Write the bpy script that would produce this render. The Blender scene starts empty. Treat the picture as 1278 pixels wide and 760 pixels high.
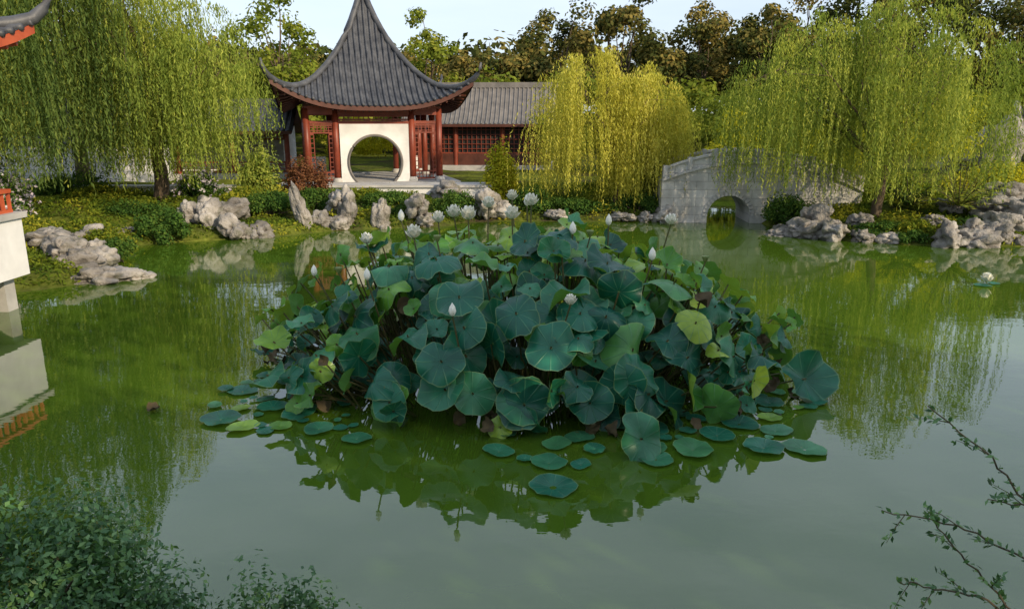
import bpy, math, random
import numpy as np
from mathutils import Vector, Matrix, noise
rng=np.random.default_rng(7); random.seed(7)
scene=bpy.context.scene
COL=scene.collection

# ---------------------------------------------------------------- materials
def nt(name):
    m=bpy.data.materials.new(name); m.use_nodes=True
    t=m.node_tree; 
    for n in list(t.nodes): t.nodes.remove(n)
    o=t.nodes.new('ShaderNodeOutputMaterial'); return m,t,o
def ramp(t,stops,fac=None,interp='LINEAR'):
    r=t.nodes.new('ShaderNodeValToRGB'); cr=r.color_ramp; cr.interpolation=interp
    while len(cr.elements)<len(stops): cr.elements.new(0.5)
    for e,(p,c) in zip(cr.elements,stops): e.position=p; e.color=(*c,1)
    if fac is not None: t.links.new(fac,r.inputs[0])
    return r
def noisetex(t,scale,detail=4,coord='Object',rough=.55,vec=None):
    n=t.nodes.new('ShaderNodeTexNoise'); n.inputs['Scale'].default_value=scale; n.inputs['Detail'].default_value=detail
    n.inputs['Roughness'].default_value=rough
    if vec is None:
        tc=t.nodes.new('ShaderNodeTexCoord'); vec=tc.outputs[coord]
    t.links.new(vec,n.inputs['Vector']); return n
def mixc(t,a,b,fac,mode='MIX'):
    m=t.nodes.new('ShaderNodeMix'); m.data_type='RGBA'; m.blend_type=mode
    if isinstance(fac,(int,float)): m.inputs[0].default_value=fac
    else: t.links.new(fac,m.inputs[0])
    for s,i in ((a,6),(b,7)):
        if isinstance(s,tuple): m.inputs[i].default_value=(*s,1)
        else: t.links.new(s,m.inputs[i])
    return m.outputs[2]
def bump(t,h,strength,dist=.05):
    b=t.nodes.new('ShaderNodeBump'); b.inputs['Strength'].default_value=strength; b.inputs['Distance'].default_value=dist
    t.links.new(h,b.inputs['Height']); return b.outputs[0]
def leaf_mat(name,stops,trans=.4,rough=.5,tr_gain=(1.25,1.15,.55),gloss=False):
    m,t,o=nt(name)
    a=t.nodes.new('ShaderNodeAttribute'); a.attribute_name='rnd'
    c=ramp(t,stops,a.outputs['Fac']).outputs[0]
    if gloss:
        p=t.nodes.new('ShaderNodeBsdfPrincipled'); p.inputs['Roughness'].default_value=rough
        p.inputs['Specular IOR Level'].default_value=.4; t.links.new(c,p.inputs['Base Color'])
    else:
        p=t.nodes.new('ShaderNodeBsdfDiffuse'); t.links.new(c,p.inputs['Color'])
    tr=t.nodes.new('ShaderNodeBsdfTranslucent'); t.links.new(mixc(t,c,tr_gain,1.0,'MULTIPLY'),tr.inputs['Color'])
    mx=t.nodes.new('ShaderNodeMixShader'); mx.inputs[0].default_value=trans
    t.links.new(p.outputs[0],mx.inputs[1]); t.links.new(tr.outputs[0],mx.inputs[2]); t.links.new(mx.outputs[0],o.inputs[0])
    return m
def simple(name,c1,c2,scale=3,rough=.7,bs=.3,bd=.02,detail=5,spec=.4):
    m,t,o=nt(name); n=noisetex(t,scale,detail)
    r=ramp(t,[(.3,c1),(.7,c2)],n.outputs['Fac'])
    p=t.nodes.new('ShaderNodeBsdfPrincipled'); p.inputs['Roughness'].default_value=rough; p.inputs['Specular IOR Level'].default_value=spec
    t.links.new(r.outputs[0],p.inputs['Base Color'])
    if bs>.12:
        n2=noisetex(t,scale*6,4); t.links.new(bump(t,n2.outputs['Fac'],bs,bd),p.inputs['Normal'])
    t.links.new(p.outputs[0],o.inputs[0]); return m

M={}
M['bark']=simple('bark',(.05,.035,.022),(.13,.095,.06),4,.9,.6)
M['tile']=simple('roof_tile',(.03,.033,.042),(.09,.093,.103),2.5,.5,.3)
M['tile_warm']=simple('roof_tile_weathered',(.10,.095,.093),(.19,.175,.165),2,.7,.3)
M['redwood']=simple('red_lacquer_wood',(.13,.026,.014),(.24,.05,.026),2,.45,.1)
M['darkwood']=simple('dark_wood',(.05,.016,.01),(.1,.032,.02),2,.5,.1)
M['orange']=simple('orange_lacquer',(.33,.06,.022),(.46,.10,.038),2,.45,.1)
M['plaster']=simple('white_plaster',(.50,.50,.50),(.72,.72,.72),1.1,.8,.15)
M['stonegrey']=simple('grey_stone',(.30,.295,.285),(.48,.465,.445),1.5,.8,.4)
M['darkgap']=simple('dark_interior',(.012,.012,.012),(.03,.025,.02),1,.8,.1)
M['stem']=simple('lotus_stem',(.05,.065,.02),(.12,.09,.035),3,.6,.1)
M['petal']=simple('lotus_petal',(.78,.76,.62),(.86,.85,.76),4,.5,.05)
M['pod']=simple('seed_pod',(.1,.16,.04),(.2,.22,.07),6,.6,.1)
M['twig']=simple('twig_bark',(.06,.05,.03),(.12,.1,.06),9,.8,.2)
M['willow_y']=leaf_mat('willow_leaf_yellow',[(0,(.24,.26,.035)),(.5,(.50,.48,.08)),(1,(.72,.66,.16))],.45,tr_gain=(1.15,1.12,.7))
M['willow_g']=leaf_mat('willow_leaf_green',[(0,(.09,.145,.03)),(.5,(.25,.32,.06)),(1,(.50,.51,.10))],.42,tr_gain=(1.15,1.12,.65))
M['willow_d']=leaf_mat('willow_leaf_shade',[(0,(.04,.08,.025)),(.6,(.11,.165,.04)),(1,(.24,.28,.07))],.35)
M['oak']=leaf_mat('oak_leaf',[(0,(.022,.040,.013)),(.5,(.08,.092,.027)),(1,(.33,.24,.07))],.2)
M['oak_light']=leaf_mat('light_tree_leaf',[(0,(.08,.12,.02)),(.6,(.19,.24,.035)),(1,(.38,.36,.06))],.4)
M['bush']=leaf_mat('shrub_leaf',[(0,(.022,.055,.015)),(.6,(.06,.125,.025)),(1,(.14,.2,.035))],.25)
M['bush_y']=leaf_mat('yellow_shrub_leaf',[(0,(.22,.27,.02)),(.6,(.42,.42,.03)),(1,(.58,.52,.06))],.4)
M['bush_r']=leaf_mat('red_shrub_leaf',[(0,(.09,.04,.025)),(.6,(.19,.085,.045)),(1,(.28,.14,.06))],.3)
M['bloom']=leaf_mat('pale_blossom',[(0,(.5,.42,.5)),(.5,(.7,.62,.68)),(1,(.8,.78,.78))],.3,tr_gain=(1,1,1))
M['fg']=leaf_mat('foreground_leaf',[(0,(.03,.085,.035)),(.6,(.08,.19,.065)),(1,(.18,.32,.10))],.25,.4,gloss=True)
M['cover']=leaf_mat('ground_cover_leaf',[(0,(.045,.085,.015)),(.6,(.14,.19,.022)),(1,(.38,.36,.04))],.35)

def rock_mat():
    m,t,o=nt('limestone_rock'); n=noisetex(t,1.1,8); r=ramp(t,[(.3,(.11,.102,.096)),(.48,(.25,.232,.213)),(.68,(.45,.42,.39))],n.outputs['Fac'])
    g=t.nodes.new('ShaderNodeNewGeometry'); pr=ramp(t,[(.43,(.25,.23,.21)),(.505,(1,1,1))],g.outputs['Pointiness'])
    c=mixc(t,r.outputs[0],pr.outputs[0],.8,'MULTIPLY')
    n4=noisetex(t,2.8,6); mr=ramp(t,[(.52,(0,0,0)),(.66,(.6,.6,.6))],n4.outputs['Fac']); c=mixc(t,c,(.07,.075,.035),mr.outputs[0])
    p=t.nodes.new('ShaderNodeBsdfPrincipled'); p.inputs['Roughness'].default_value=.85
    t.links.new(c,p.inputs['Base Color']); n2=noisetex(t,8,8); t.links.new(bump(t,n2.outputs['Fac'],.9,.12),p.inputs['Normal'])
    t.links.new(p.outputs[0],o.inputs[0]); return m
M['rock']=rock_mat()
def brickstone():
    m,t,o=nt('bridge_stone'); tc=t.nodes.new('ShaderNodeTexCoord'); s=t.nodes.new('ShaderNodeSeparateXYZ'); c=t.nodes.new('ShaderNodeCombineXYZ')
    t.links.new(tc.outputs['Object'],s.inputs[0]); t.links.new(s.outputs[0],c.inputs[0]); t.links.new(s.outputs[2],c.inputs[1])
    b=t.nodes.new('ShaderNodeTexBrick'); b.inputs['Scale'].default_value=1.0; b.inputs['Brick Width'].default_value=.85; b.inputs['Row Height'].default_value=.32
    b.inputs['Mortar Size'].default_value=.008; b.inputs['Color1'].default_value=(.50,.485,.46,1); b.inputs['Color2'].default_value=(.44,.43,.41,1); b.inputs['Mortar'].default_value=(.27,.26,.245,1)
    t.links.new(c.outputs[0],b.inputs['Vector']); n=noisetex(t,1.6,7); nr=ramp(t,[(.3,(.62,.62,.60)),(.6,(1.05,1.05,1.05))],n.outputs['Fac'])
    p=t.nodes.new('ShaderNodeBsdfPrincipled'); p.inputs['Roughness'].default_value=.8
    t.links.new(mixc(t,b.outputs['Color'],nr.outputs[0],1.0,'MULTIPLY'),p.inputs['Base Color'])
    t.links.new(bump(t,b.outputs['Fac'],.4,-.02),p.inputs['Normal']); t.links.new(p.outputs[0],o.inputs[0]); return m
M['bridge']=brickstone()
def ground_mat():
    m,t,o=nt('ground_soil_grass'); n=noisetex(t,.6,5); n2=noisetex(t,6,4)
    r=ramp(t,[(.35,(.06,.05,.03)),(.5,(.08,.10,.02)),(.68,(.16,.18,.03))],n.outputs['Fac'])
    r2=ramp(t,[(.3,(.6,.6,.6)),(.7,(1.2,1.2,1.2))],n2.outputs['Fac'])
    p=t.nodes.new('ShaderNodeBsdfDiffuse')
    t.links.new(mixc(t,r.outputs[0],r2.outputs[0],1.0,'MULTIPLY'),p.inputs['Color']); t.links.new(bump(t,n2.outputs['Fac'],.6,.1),p.inputs['Normal'])
    t.links.new(p.outputs[0],o.inputs[0]); return m
M['ground']=ground_mat()
def water_mat():
    m,t,o=nt('pond_water'); n=noisetex(t,.35,3)
    r=ramp(t,[(.3,(.045,.092,.007)),(.7,(.06,.112,.010))],n.outputs['Fac'])
    p=t.nodes.new('ShaderNodeBsdfPrincipled'); p.inputs['Roughness'].default_value=.008; p.inputs['IOR'].default_value=2.0
    t.links.new(r.outputs[0],p.inputs['Base Color'])
    tc=t.nodes.new('ShaderNodeTexCoord'); mp=t.nodes.new('ShaderNodeMapping'); mp.inputs['Scale'].default_value=(1,1.8,1); t.links.new(tc.outputs['Object'],mp.inputs[0])
    n2=noisetex(t,1.1,3,vec=mp.outputs[0]); n3=noisetex(t,7,2,vec=mp.outputs[0])
    ad=t.nodes.new('ShaderNodeMath'); ad.operation='MULTIPLY_ADD'; t.links.new(n3.outputs['Fac'],ad.inputs[0]); ad.inputs[1].default_value=.12; t.links.new(n2.outputs['Fac'],ad.inputs[2])
    t.links.new(bump(t,ad.outputs[0],.075,.03),p.inputs['Normal']); t.links.new(p.outputs[0],o.inputs[0]); return m
M['water']=water_mat()
def mixv(t,c,f):
    m=t.nodes.new('ShaderNodeMath'); m.operation='MULTIPLY'; m.inputs[1].default_value=f; t.links.new(c,m.inputs[0]); return m.outputs[0]
def lotus_mat(name,stops,back):
    m,t,o=nt(name); a=t.nodes.new('ShaderNodeAttribute'); a.attribute_name='rnd'
    r=ramp(t,stops,a.outputs['Fac'])
    uv=t.nodes.new('ShaderNodeUVMap'); uv.uv_map='UVMap'; s=t.nodes.new('ShaderNodeSeparateXYZ'); t.links.new(uv.outputs[0],s.inputs[0])
    at=t.nodes.new('ShaderNodeMath'); at.operation='ARCTAN2'; t.links.new(s.outputs[1],at.inputs[0]); t.links.new(s.outputs[0],at.inputs[1])
    ml=t.nodes.new('ShaderNodeMath'); ml.operation='MULTIPLY'; ml.inputs[1].default_value=10; t.links.new(at.outputs[0],ml.inputs[0])
    cs=t.nodes.new('ShaderNodeMath'); cs.operation='COSINE'; t.links.new(ml.outputs[0],cs.inputs[0])
    vr=ramp(t,[(.90,(0,0,0)),(1,(1,1,1))],cs.outputs[0])
    ln=t.nodes.new('ShaderNodeVectorMath'); ln.operation='LENGTH'; t.links.new(uv.outputs[0],ln.inputs[0])
    ctr=ramp(t,[(0,(.6,.6,.6)),(.04,(.4,.4,.4)),(.08,(0,0,0)),(.95,(0,0,0)),(.985,(.5,.5,.5))],ln.outputs['Value'])
    c=mixc(t,r.outputs[0],(.13,.32,.18),mixv(t,vr.outputs[0],.4))
    c=mixc(t,c,(.26,.36,.14),ctr.outputs[0])
    n=noisetex(t,2.5,5); nr=ramp(t,[(.3,(.5,.6,.6)),(.7,(1.4,1.3,1.28))],n.outputs['Fac'])
    c=mixc(t,c,nr.outputs[0],1.0,'MULTIPLY')
    n5=noisetex(t,12,3); sp=ramp(t,[(.70,(0,0,0)),(.78,(1,1,1))],n5.outputs['Fac']); c=mixc(t,c,(.18,.17,.05),sp.outputs[0])
    g=t.nodes.new('ShaderNodeNewGeometry'); c=mixc(t,c,back,g.outputs['Backfacing'])
    p=t.nodes.new('ShaderNodeBsdfPrincipled'); p.inputs['Roughness'].default_value=.36; p.inputs['Specular IOR Level'].default_value=.45
    t.links.new(c,p.inputs['Base Color']); t.links.new(bump(t,vr.outputs[0],.5,.014),p.inputs['Normal'])
    tr=t.nodes.new('ShaderNodeBsdfTranslucent'); t.links.new(mixc(t,c,(1.8,1.6,.5),1.0,'MULTIPLY'),tr.inputs['Color'])
    mx=t.nodes.new('ShaderNodeMixShader'); mx.inputs[0].default_value=.22
    t.links.new(p.outputs[0],mx.inputs[1]); t.links.new(tr.outputs[0],mx.inputs[2]); t.links.new(mx.outputs[0],o.inputs[0]); return m
M['lotus']=lotus_mat('lotus_leaf',[(0,(.006,.085,.056)),(.5,(.018,.155,.092)),(.8,(.05,.22,.105)),(1,(.13,.34,.06))],(.09,.23,.06))
M['lotus_y']=lotus_mat('lotus_leaf_yellow_green',[(0,(.05,.2,.03)),(.6,(.15,.34,.035)),(1,(.34,.46,.05))],(.2,.35,.06))  # yellow-green; on the mound's top and right this colour stands for backlight
M['lotus_dead']=simple('withered_leaf',(.04,.03,.015),(.11,.08,.035),6,.8,.4)

# ---------------------------------------------------------------- helpers
def empty(name,loc=(0,0,0),rz=0):
    e=bpy.data.objects.new(name,None); e.location=loc; e.rotation_euler=(0,0,rz); e.empty_display_size=.3; COL.objects.link(e); return e
class B:
    def __init__(s): s.v=[]; s.f=[]; s.m=[]; s.mats=[]
    def mi(s,mat):
        if mat not in s.mats: s.mats.append(mat)
        return s.mats.index(mat)
    def add(s,vs,fs,mat):
        b=len(s.v); s.v+= [tuple(p) for p in vs]; k=s.mi(mat)
        for f in fs: s.f.append(tuple(b+i for i in f)); s.m.append(k)
    def box(s,x0,x1,y0,y1,z0,z1,mat):
        s.add([(x0,y0,z0),(x1,y0,z0),(x1,y1,z0),(x0,y1,z0),(x0,y0,z1),(x1,y0,z1),(x1,y1,z1),(x0,y1,z1)],
              [(0,3,2,1),(4,5,6,7),(0,1,5,4),(1,2,6,5),(2,3,7,6),(3,0,4,7)],mat)
    def tube(s,pts,rad,mat,n=6,cap=True):
        pts=[Vector(p) for p in pts]; vs=[]; fs=[]
        if not hasattr(rad,'__len__'): rad=[rad]*len(pts)
        for i,p in enumerate(pts):
            d=(pts[min(i+1,len(pts)-1)]-pts[max(i-1,0)])
            d=d.normalized() if d.length>1e-7 else Vector((0,0,1))
            a=Vector((0,0,1)) if abs(d.z)<.8 else Vector((1,0,0)); u=d.cross(a).normalized(); w=d.cross(u)
            for k in range(n):
                t=2*math.pi*k/n; vs.append(p+(u*math.cos(t)+w*math.sin(t))*rad[i])
        for i in range(len(pts)-1):
            for k in range(n): fs.append((i*n+k,i*n+(k+1)%n,(i+1)*n+(k+1)%n,(i+1)*n+k))
        if cap: fs.append(tuple(range(n))[::-1]); fs.append(tuple((len(pts)-1)*n+k for k in range(n)))
        s.add(vs,fs,mat)
    def revolve(s,prof,c,mat,n=16):
        vs=[];fs=[]
        for (r,z) in prof:
            for k in range(n): t=2*math.pi*k/n; vs.append((c[0]+r*math.cos(t),c[1]+r*math.sin(t),c[2]+z))
        for i in range(len(prof)-1):
            for k in range(n): fs.append((i*n+k,i*n+(k+1)%n,(i+1)*n+(k+1)%n,(i+1)*n+k))
        s.add(vs,fs,mat)
    def obj(s,name,parent=None,smooth=False):
        me=bpy.data.meshes.new(name); me.from_pydata(s.v,[],s.f)
        for m in s.mats: me.materials.append(m)
        me.polygons.foreach_set('material_index',s.m)
        if smooth: me.polygons.foreach_set('use_smooth',[True]*len(s.f))
        me.update(); o=bpy.data.objects.new(name,me); COL.objects.link(o)
        if parent: o.parent=parent
        return o
def norm(a): return a/np.maximum(np.linalg.norm(a,axis=1,keepdims=True),1e-9)
def leaves(name,pos,nrm,L,W,mat,parent=None,axis=None,rnd=None,fold=.0):
    pos=np.asarray(pos,float); N=len(pos); nrm=norm(np.asarray(nrm,float))
    if axis is None: axis=rng.normal(size=(N,3))
    ax=axis-(axis*nrm).sum(1,keepdims=True)*nrm; ax=norm(ax); sd=np.cross(nrm,ax)
    L=np.broadcast_to(L,(N,))[:,None]; W=np.broadcast_to(W,(N,))[:,None]
    v=np.empty((N,4,3)); v[:,0]=pos-ax*L*.5; v[:,1]=pos+sd*W*.5+nrm*W*fold; v[:,2]=pos+ax*L*.5; v[:,3]=pos-sd*W*.5+nrm*W*fold
    me=bpy.data.meshes.new(name); me.vertices.add(4*N); me.vertices.foreach_set('co',v.ravel())
    me.loops.add(4*N); me.loops.foreach_set('vertex_index',np.arange(4*N,dtype=np.int32))
    me.polygons.add(N); me.polygons.foreach_set('loop_start',np.arange(0,4*N,4,dtype=np.int32))
    try: me.polygons.foreach_set('loop_total',np.full(N,4,dtype=np.int32))
    except Exception: pass
    a=me.attributes.new('rnd','FLOAT','FACE'); a.data.foreach_set('value',(rng.random(N) if rnd is None else rnd).astype(np.float32))
    me.materials.append(mat); me.update(calc_edges=True)
    o=bpy.data.objects.new(name,me); COL.objects.link(o)
    if parent: o.parent=parent
    return o

# ---------------------------------------------------------------- pond / terrain
poly=np.array([(-7,4.6),(-2,4.8),(4,4.8),(12,5),(18,9),(22,16),(20.5,22),(16.5,23.2),(13.5,23.3),(10.8,24.3),(10,26),(9.7,28),(9.6,31),(13,35),(10,38),(7.4,34),(7.0,31),(6.6,28.9),(5,29),(1,29.3),(-1.8,29.2),(-2.6,27.6),(-5,27.2),(-7,26.3),(-8.2,25),(-10,24.6),(-12.4,23.3),(-12.4,21),(-11,18.7),(-10.2,17.6),(-13,16.3),(-19,13),(-17,7),(-12,4.8)],float)
for _ in range(2):
    q=np.roll(poly,-1,0); poly=np.stack([poly*.75+q*.25,poly*.25+q*.75],1).reshape(-1,2)
def sdist(x,y):
    x=np.asarray(x,float).ravel(); y=np.asarray(y,float).ravel(); d=np.full(x.shape,1e9); ins=np.zeros(x.shape,bool)
    Q=np.roll(poly,-1,0)
    for (ax,ay),(bx,by) in zip(poly,Q):
        ex,ey=bx-ax,by-ay; t=np.clip(((x-ax)*ex+(y-ay)*ey)/(ex*ex+ey*ey),0,1)
        d=np.minimum(d,np.hypot(x-ax-t*ex,y-ay-t*ey))
        c=((ay>y)!=(by>y)); 
        if ey!=0: ins^= c&(x<ex*(y-ay)/ey+ax)
    return np.where(ins,-d,d)
def sst(a,b,x): t=np.clip((x-a)/(b-a),0,1); return t*t*(3-2*t)
def hgt(x,y):
    x=np.asarray(x,float).ravel(); y=np.asarray(y,float).ravel(); d=sdist(x,y)
    h=np.where(d>0,.32*sst(0,.5,d)+.6*sst(.5,5,d),-1.0*sst(0,1.5,-d))
    h=h+np.where((y<6)&(d>0),np.clip((4.6-y)*.5,0,1.6),0)
    h=h+np.clip((y-50)*.06,0,4)+np.clip((np.abs(x-5)-45)*.03,0,4)
    return h
xs=np.concatenate([-np.geomspace(500,31,22),np.linspace(-30,30,190),np.geomspace(31,500,22)])
ys=np.concatenate([-np.geomspace(300,7,12),np.linspace(-6,46,170),np.geomspace(47,900,26)])
X,Y=np.meshgrid(xs,ys); H=hgt(X,Y)
H=H+np.array([noise.noise(Vector((a*.8,b*.8,0)))*.07 for a,b in zip(X.ravel(),Y.ravel())])
nx,ny=len(xs),len(ys); V=np.stack([X.ravel(),Y.ravel(),H],1)
F=[(j*nx+i,j*nx+i+1,(j+1)*nx+i+1,(j+1)*nx+i) for j in range(ny-1) for i in range(nx-1)]
me=bpy.data.meshes.new('ground'); me.from_pydata(V.tolist(),[],F); me.materials.append(M['ground']); me.polygons.foreach_set('use_smooth',[True]*len(F))
COL.objects.link(bpy.data.objects.new('ground',me))
b=B(); b.add([(-26,3,0),(27,3,0),(27,41,0),(-26,41,0)],[(0,1,2,3)],M['water']); b.obj('pond_water')

# ground cover on banks
N=180000; gx=rng.uniform(-24,24,N); gy=rng.uniform(16,35,N); d=sdist(gx,gy); dens=np.array([noise.noise(Vector((a*.7,c*.7,3))) for a,c in zip(gx[:],gy[:])])
k=(d>.05)&(d<8)&(dens>-.3)&~((gx>-11.5)&(gx<-3)&(gy>33.2)); gx,gy,dens,d=gx[k],gy[k],dens[k],d[k]
gz=hgt(gx,gy)+rng.random(len(gx))**2*(.12+.5*np.clip(dens,0,1))+.02
nn=rng.normal(size=(len(gx),3))*.7+np.array([0,-.2,.8])
leaves('ground_cover_plants',np.stack([gx,gy,gz],1),nn,rng.uniform(.08,.2,len(gx)),rng.uniform(.04,.08,len(gx)),M['cover'],rnd=np.clip(rng.random(len(gx))*.55+dens*1.0+.1,0,1))

# ---------------------------------------------------------------- rocks
import bmesh
bm=bmesh.new(); bmesh.ops.create_icosphere(bm,subdivisions=4,radius=1); ICO=[v.co.copy() for v in bm.verts]; ICOF=[tuple(v.index for v in f.verts) for f in bm.faces]; bm.free()
def rocks(name,lst,mat=None):
    b=B()
    for (x,y,z,rx,ry,rz) in lst:
        sd=Vector((random.uniform(-50,50),random.uniform(-50,50),random.uniform(-50,50))); rot=random.uniform(0,6.28); c,s=math.cos(rot),math.sin(rot); vs=[]
        tilt=random.uniform(-.4,.4)
        for p in ICO:
            q=p*.95+sd
            dv=noise.voronoi(q*1.15)[0]
            e=1.0+.5*noise.noise(q*1.0)-.42*math.exp(-(dv[1]-dv[0])*8)+.2*(1-2*abs(noise.noise(q*2.3)))-.06+.09*noise.noise(q*5)+.045*noise.noise(q*12)
            e=max(e,.3)
            v=p*e; px,py,pz=v.x*rx,v.y*ry,v.z*rz; px+=tilt*pz
            vs.append((x+c*px-s*py,y+s*px+c*py,z+pz))
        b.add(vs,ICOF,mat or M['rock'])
    return b.obj(name,smooth=True)
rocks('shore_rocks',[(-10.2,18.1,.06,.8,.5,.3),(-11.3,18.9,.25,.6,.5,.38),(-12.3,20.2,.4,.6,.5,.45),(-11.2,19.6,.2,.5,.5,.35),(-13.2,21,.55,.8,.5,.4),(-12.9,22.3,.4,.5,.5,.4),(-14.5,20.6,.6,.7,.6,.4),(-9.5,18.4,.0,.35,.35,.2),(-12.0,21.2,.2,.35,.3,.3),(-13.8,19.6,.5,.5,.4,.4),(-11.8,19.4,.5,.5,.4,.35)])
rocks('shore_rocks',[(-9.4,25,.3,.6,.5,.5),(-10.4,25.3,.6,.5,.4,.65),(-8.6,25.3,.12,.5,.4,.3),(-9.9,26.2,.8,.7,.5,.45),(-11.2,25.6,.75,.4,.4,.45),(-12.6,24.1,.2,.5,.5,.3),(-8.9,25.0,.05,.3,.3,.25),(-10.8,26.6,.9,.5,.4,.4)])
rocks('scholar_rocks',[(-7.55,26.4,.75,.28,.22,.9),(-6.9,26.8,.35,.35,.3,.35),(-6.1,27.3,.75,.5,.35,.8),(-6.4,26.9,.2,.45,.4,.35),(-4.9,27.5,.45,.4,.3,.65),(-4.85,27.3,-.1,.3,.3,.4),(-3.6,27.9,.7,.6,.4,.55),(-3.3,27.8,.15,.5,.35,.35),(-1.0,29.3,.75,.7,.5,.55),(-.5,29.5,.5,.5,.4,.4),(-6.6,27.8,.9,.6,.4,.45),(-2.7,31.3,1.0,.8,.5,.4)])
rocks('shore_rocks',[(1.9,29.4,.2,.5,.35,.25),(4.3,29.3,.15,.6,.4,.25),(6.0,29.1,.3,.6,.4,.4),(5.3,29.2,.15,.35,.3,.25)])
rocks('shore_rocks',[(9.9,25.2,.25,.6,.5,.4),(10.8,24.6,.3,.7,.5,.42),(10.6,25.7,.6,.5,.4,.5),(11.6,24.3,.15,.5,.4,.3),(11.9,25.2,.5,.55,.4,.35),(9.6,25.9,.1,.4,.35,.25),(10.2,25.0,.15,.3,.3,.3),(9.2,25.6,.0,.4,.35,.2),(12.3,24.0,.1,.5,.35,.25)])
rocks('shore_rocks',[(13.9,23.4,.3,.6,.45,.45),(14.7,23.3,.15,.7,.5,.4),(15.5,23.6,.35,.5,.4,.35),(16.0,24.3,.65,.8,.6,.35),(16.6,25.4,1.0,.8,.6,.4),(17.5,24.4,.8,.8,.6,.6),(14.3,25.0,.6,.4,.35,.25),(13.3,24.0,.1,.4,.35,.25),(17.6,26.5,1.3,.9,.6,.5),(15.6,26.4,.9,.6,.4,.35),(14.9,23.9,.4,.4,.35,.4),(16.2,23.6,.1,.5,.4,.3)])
rocks('distant_rocks',[(27,42,2.4,1.4,1,1.7),(29,43,3.0,1.5,1,2.0),(25.6,43,1.8,1.2,.9,1.0)])

# ---------------------------------------------------------------- roofs & buildings
def pyr_roof(par,half,z0,Hh,lift,ext,mt,under,ribs=.26,fin=True):
    def S(x,r):
        w=max(r*half,1e-4); s=max(-1,min(1,x/w)); k=abs(s)**3.2*r**5; e=1+ext*k; q=max(0.0,1-r)
        return Vector((x*e,-r*half*e,z0+Hh*(.80*q**1.5+.20*q**7)+lift*k))
    def R4(p,q):
        for _ in range(q): p=Vector((-p.y,p.x,p.z))
        return p
    surf=B(); un=B(); rb=B(); hp=B()
    nr,ns=20,28
    for q in range(4):
        for (bb,dz,m,r0) in ((surf,0,mt,0),(un,-.2,under,.0)):
            vs=[];fs=[]
            for i in range(nr+1):
                r=.004+(i/nr)*(.996-(.0 if dz==0 else .015))
                for j in range(ns+1): p=S((2*j/ns-1)*r*half,r); p.z+=dz; vs.append(R4(p,q))
            for i in range(nr):
                for j in range(ns): a=i*(ns+1)+j; fs.append((a,a+1,a+ns+2,a+ns+1))
            bb.add(vs,fs,m)
        vs=[];fs=[]
        for j in range(ns+1):
            p=S((2*j/ns-1)*half,1.0); vs+= [R4(p+Vector((0,.004,-.01)),q),R4(p+Vector((0,.004,-.21)),q)]
        for j in range(ns): fs.append((2*j,2*j+1,2*j+3,2*j+2))
        un.add(vs,fs,under)
        n=int(half/ribs)
        for i in range(-n,n+1):
            x=i*ribs; r0=max(abs(x)/half+.01,.03)
            if r0>.985: continue
            m_=max(4,int(16*(1-r0))); pts=[R4(S(x,r0+(1.012-r0)*k/m_)+Vector((0,0,.03)),q) for k in range(m_+1)]
            rb.tube(pts,.075,mt,6)
            if r0<.93:
                pts=[R4(S(x,rr)+Vector((0,0,-.27)),q) for rr in np.linspace(max(r0,.62),.97,4)]
                un.tube(pts,.05,under,4)
        pts=[S(r*half,r)+Vector((0,0,.08)) for r in np.linspace(.01,1,18)]
        t=pts[-1]; pts+= [t+Vector((.15,-.15,.2)),t+Vector((.25,-.25,.46)),t+Vector((.28,-.28,.7))]
        hp.tube([R4(p,q) for p in pts],[.14]*17+[.13,.11,.08,.04],mt,8)
    surf.obj('roof_deck',par,True); un.obj('eave_underside',par); rb.obj('roof_tile_ribs',par,True)
    if fin: hp.revolve([(.0,1.4),(.05,1.3),(.12,1.0),(.08,.8),(.2,.55),(.26,.35),(.16,.15),(.22,0),(.34,-.3)],(0,0,z0+Hh),mt)
    hp.obj('roof_hips_and_finial',par,True)
def lattice(b,x0,x1,y,z0,z1,nx_,nz_,mat,t=.035):
    b.box(x0,x1,y-.03,y+.03,z0,z0+.07,mat); b.box(x0,x1,y-.03,y+.03,z1-.07,z1,mat)
    for i in range(nx_+1):
        x=x0+(x1-x0)*i/nx_; b.box(x-t/2,x+t/2,y-.022,y+.022,z0+.07,z1-.07,mat)
    for i in range(1,nz_):
        z=z0+(z1-z0)*i/nz_; b.box(x0,x1,y-.018,y+.018,z-t/2,z+t/2,mat)

# main pavilion with moon gate
PV=empty('moon_gate_pavilion',(-7.15,37.7,0),math.radians(16))
pyr_roof(PV,4.1,4.5,5.5,1.1,.07,M['tile'],M['darkwood'])
b=B(); b.box(-3.7,3.7,-3.7,3.7,.0,1.08,M['stonegrey']); b.box(-3.85,3.85,-3.85,3.85,.96,1.12,M['stonegrey']); b.obj('stone_platform',PV)
b=B()
for (x,y) in [(-3,-3),(3,-3),(-3,3),(3,3),(-1.72,-3),(1.72,-3),(-1.72,3),(1.72,3),(-3,-1.2),(-3,1.2),(3,-1.2),(3,1.2)]:
    b.tube([(x,y,1.12),(x,y,4.4)],.15,M['redwood'],14); b.revolve([(.24,0),(.24,.1),(.17,.2)],(x,y,1.12),M['stonegrey'])
b.obj('columns',PV,True)
b=B()
for y in (-3,3):
    b.box(-3.1,3.1,y-.1,y+.1,4.12,4.5,M['redwood']); b.box(-2.85,2.85,y-.07,y+.07,3.72,3.86,M['redwood'])
for x in (-3,3):
    b.box(x-.1,x+.1,-2.88,2.88,4.14,4.48,M['redwood']); b.box(x-.07,x+.07,-2.85,2.85,3.73,3.85,M['redwood'])
b.box(-3.05,3.05,-3.05,3.05,4.52,4.6,M['darkwood'])
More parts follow.
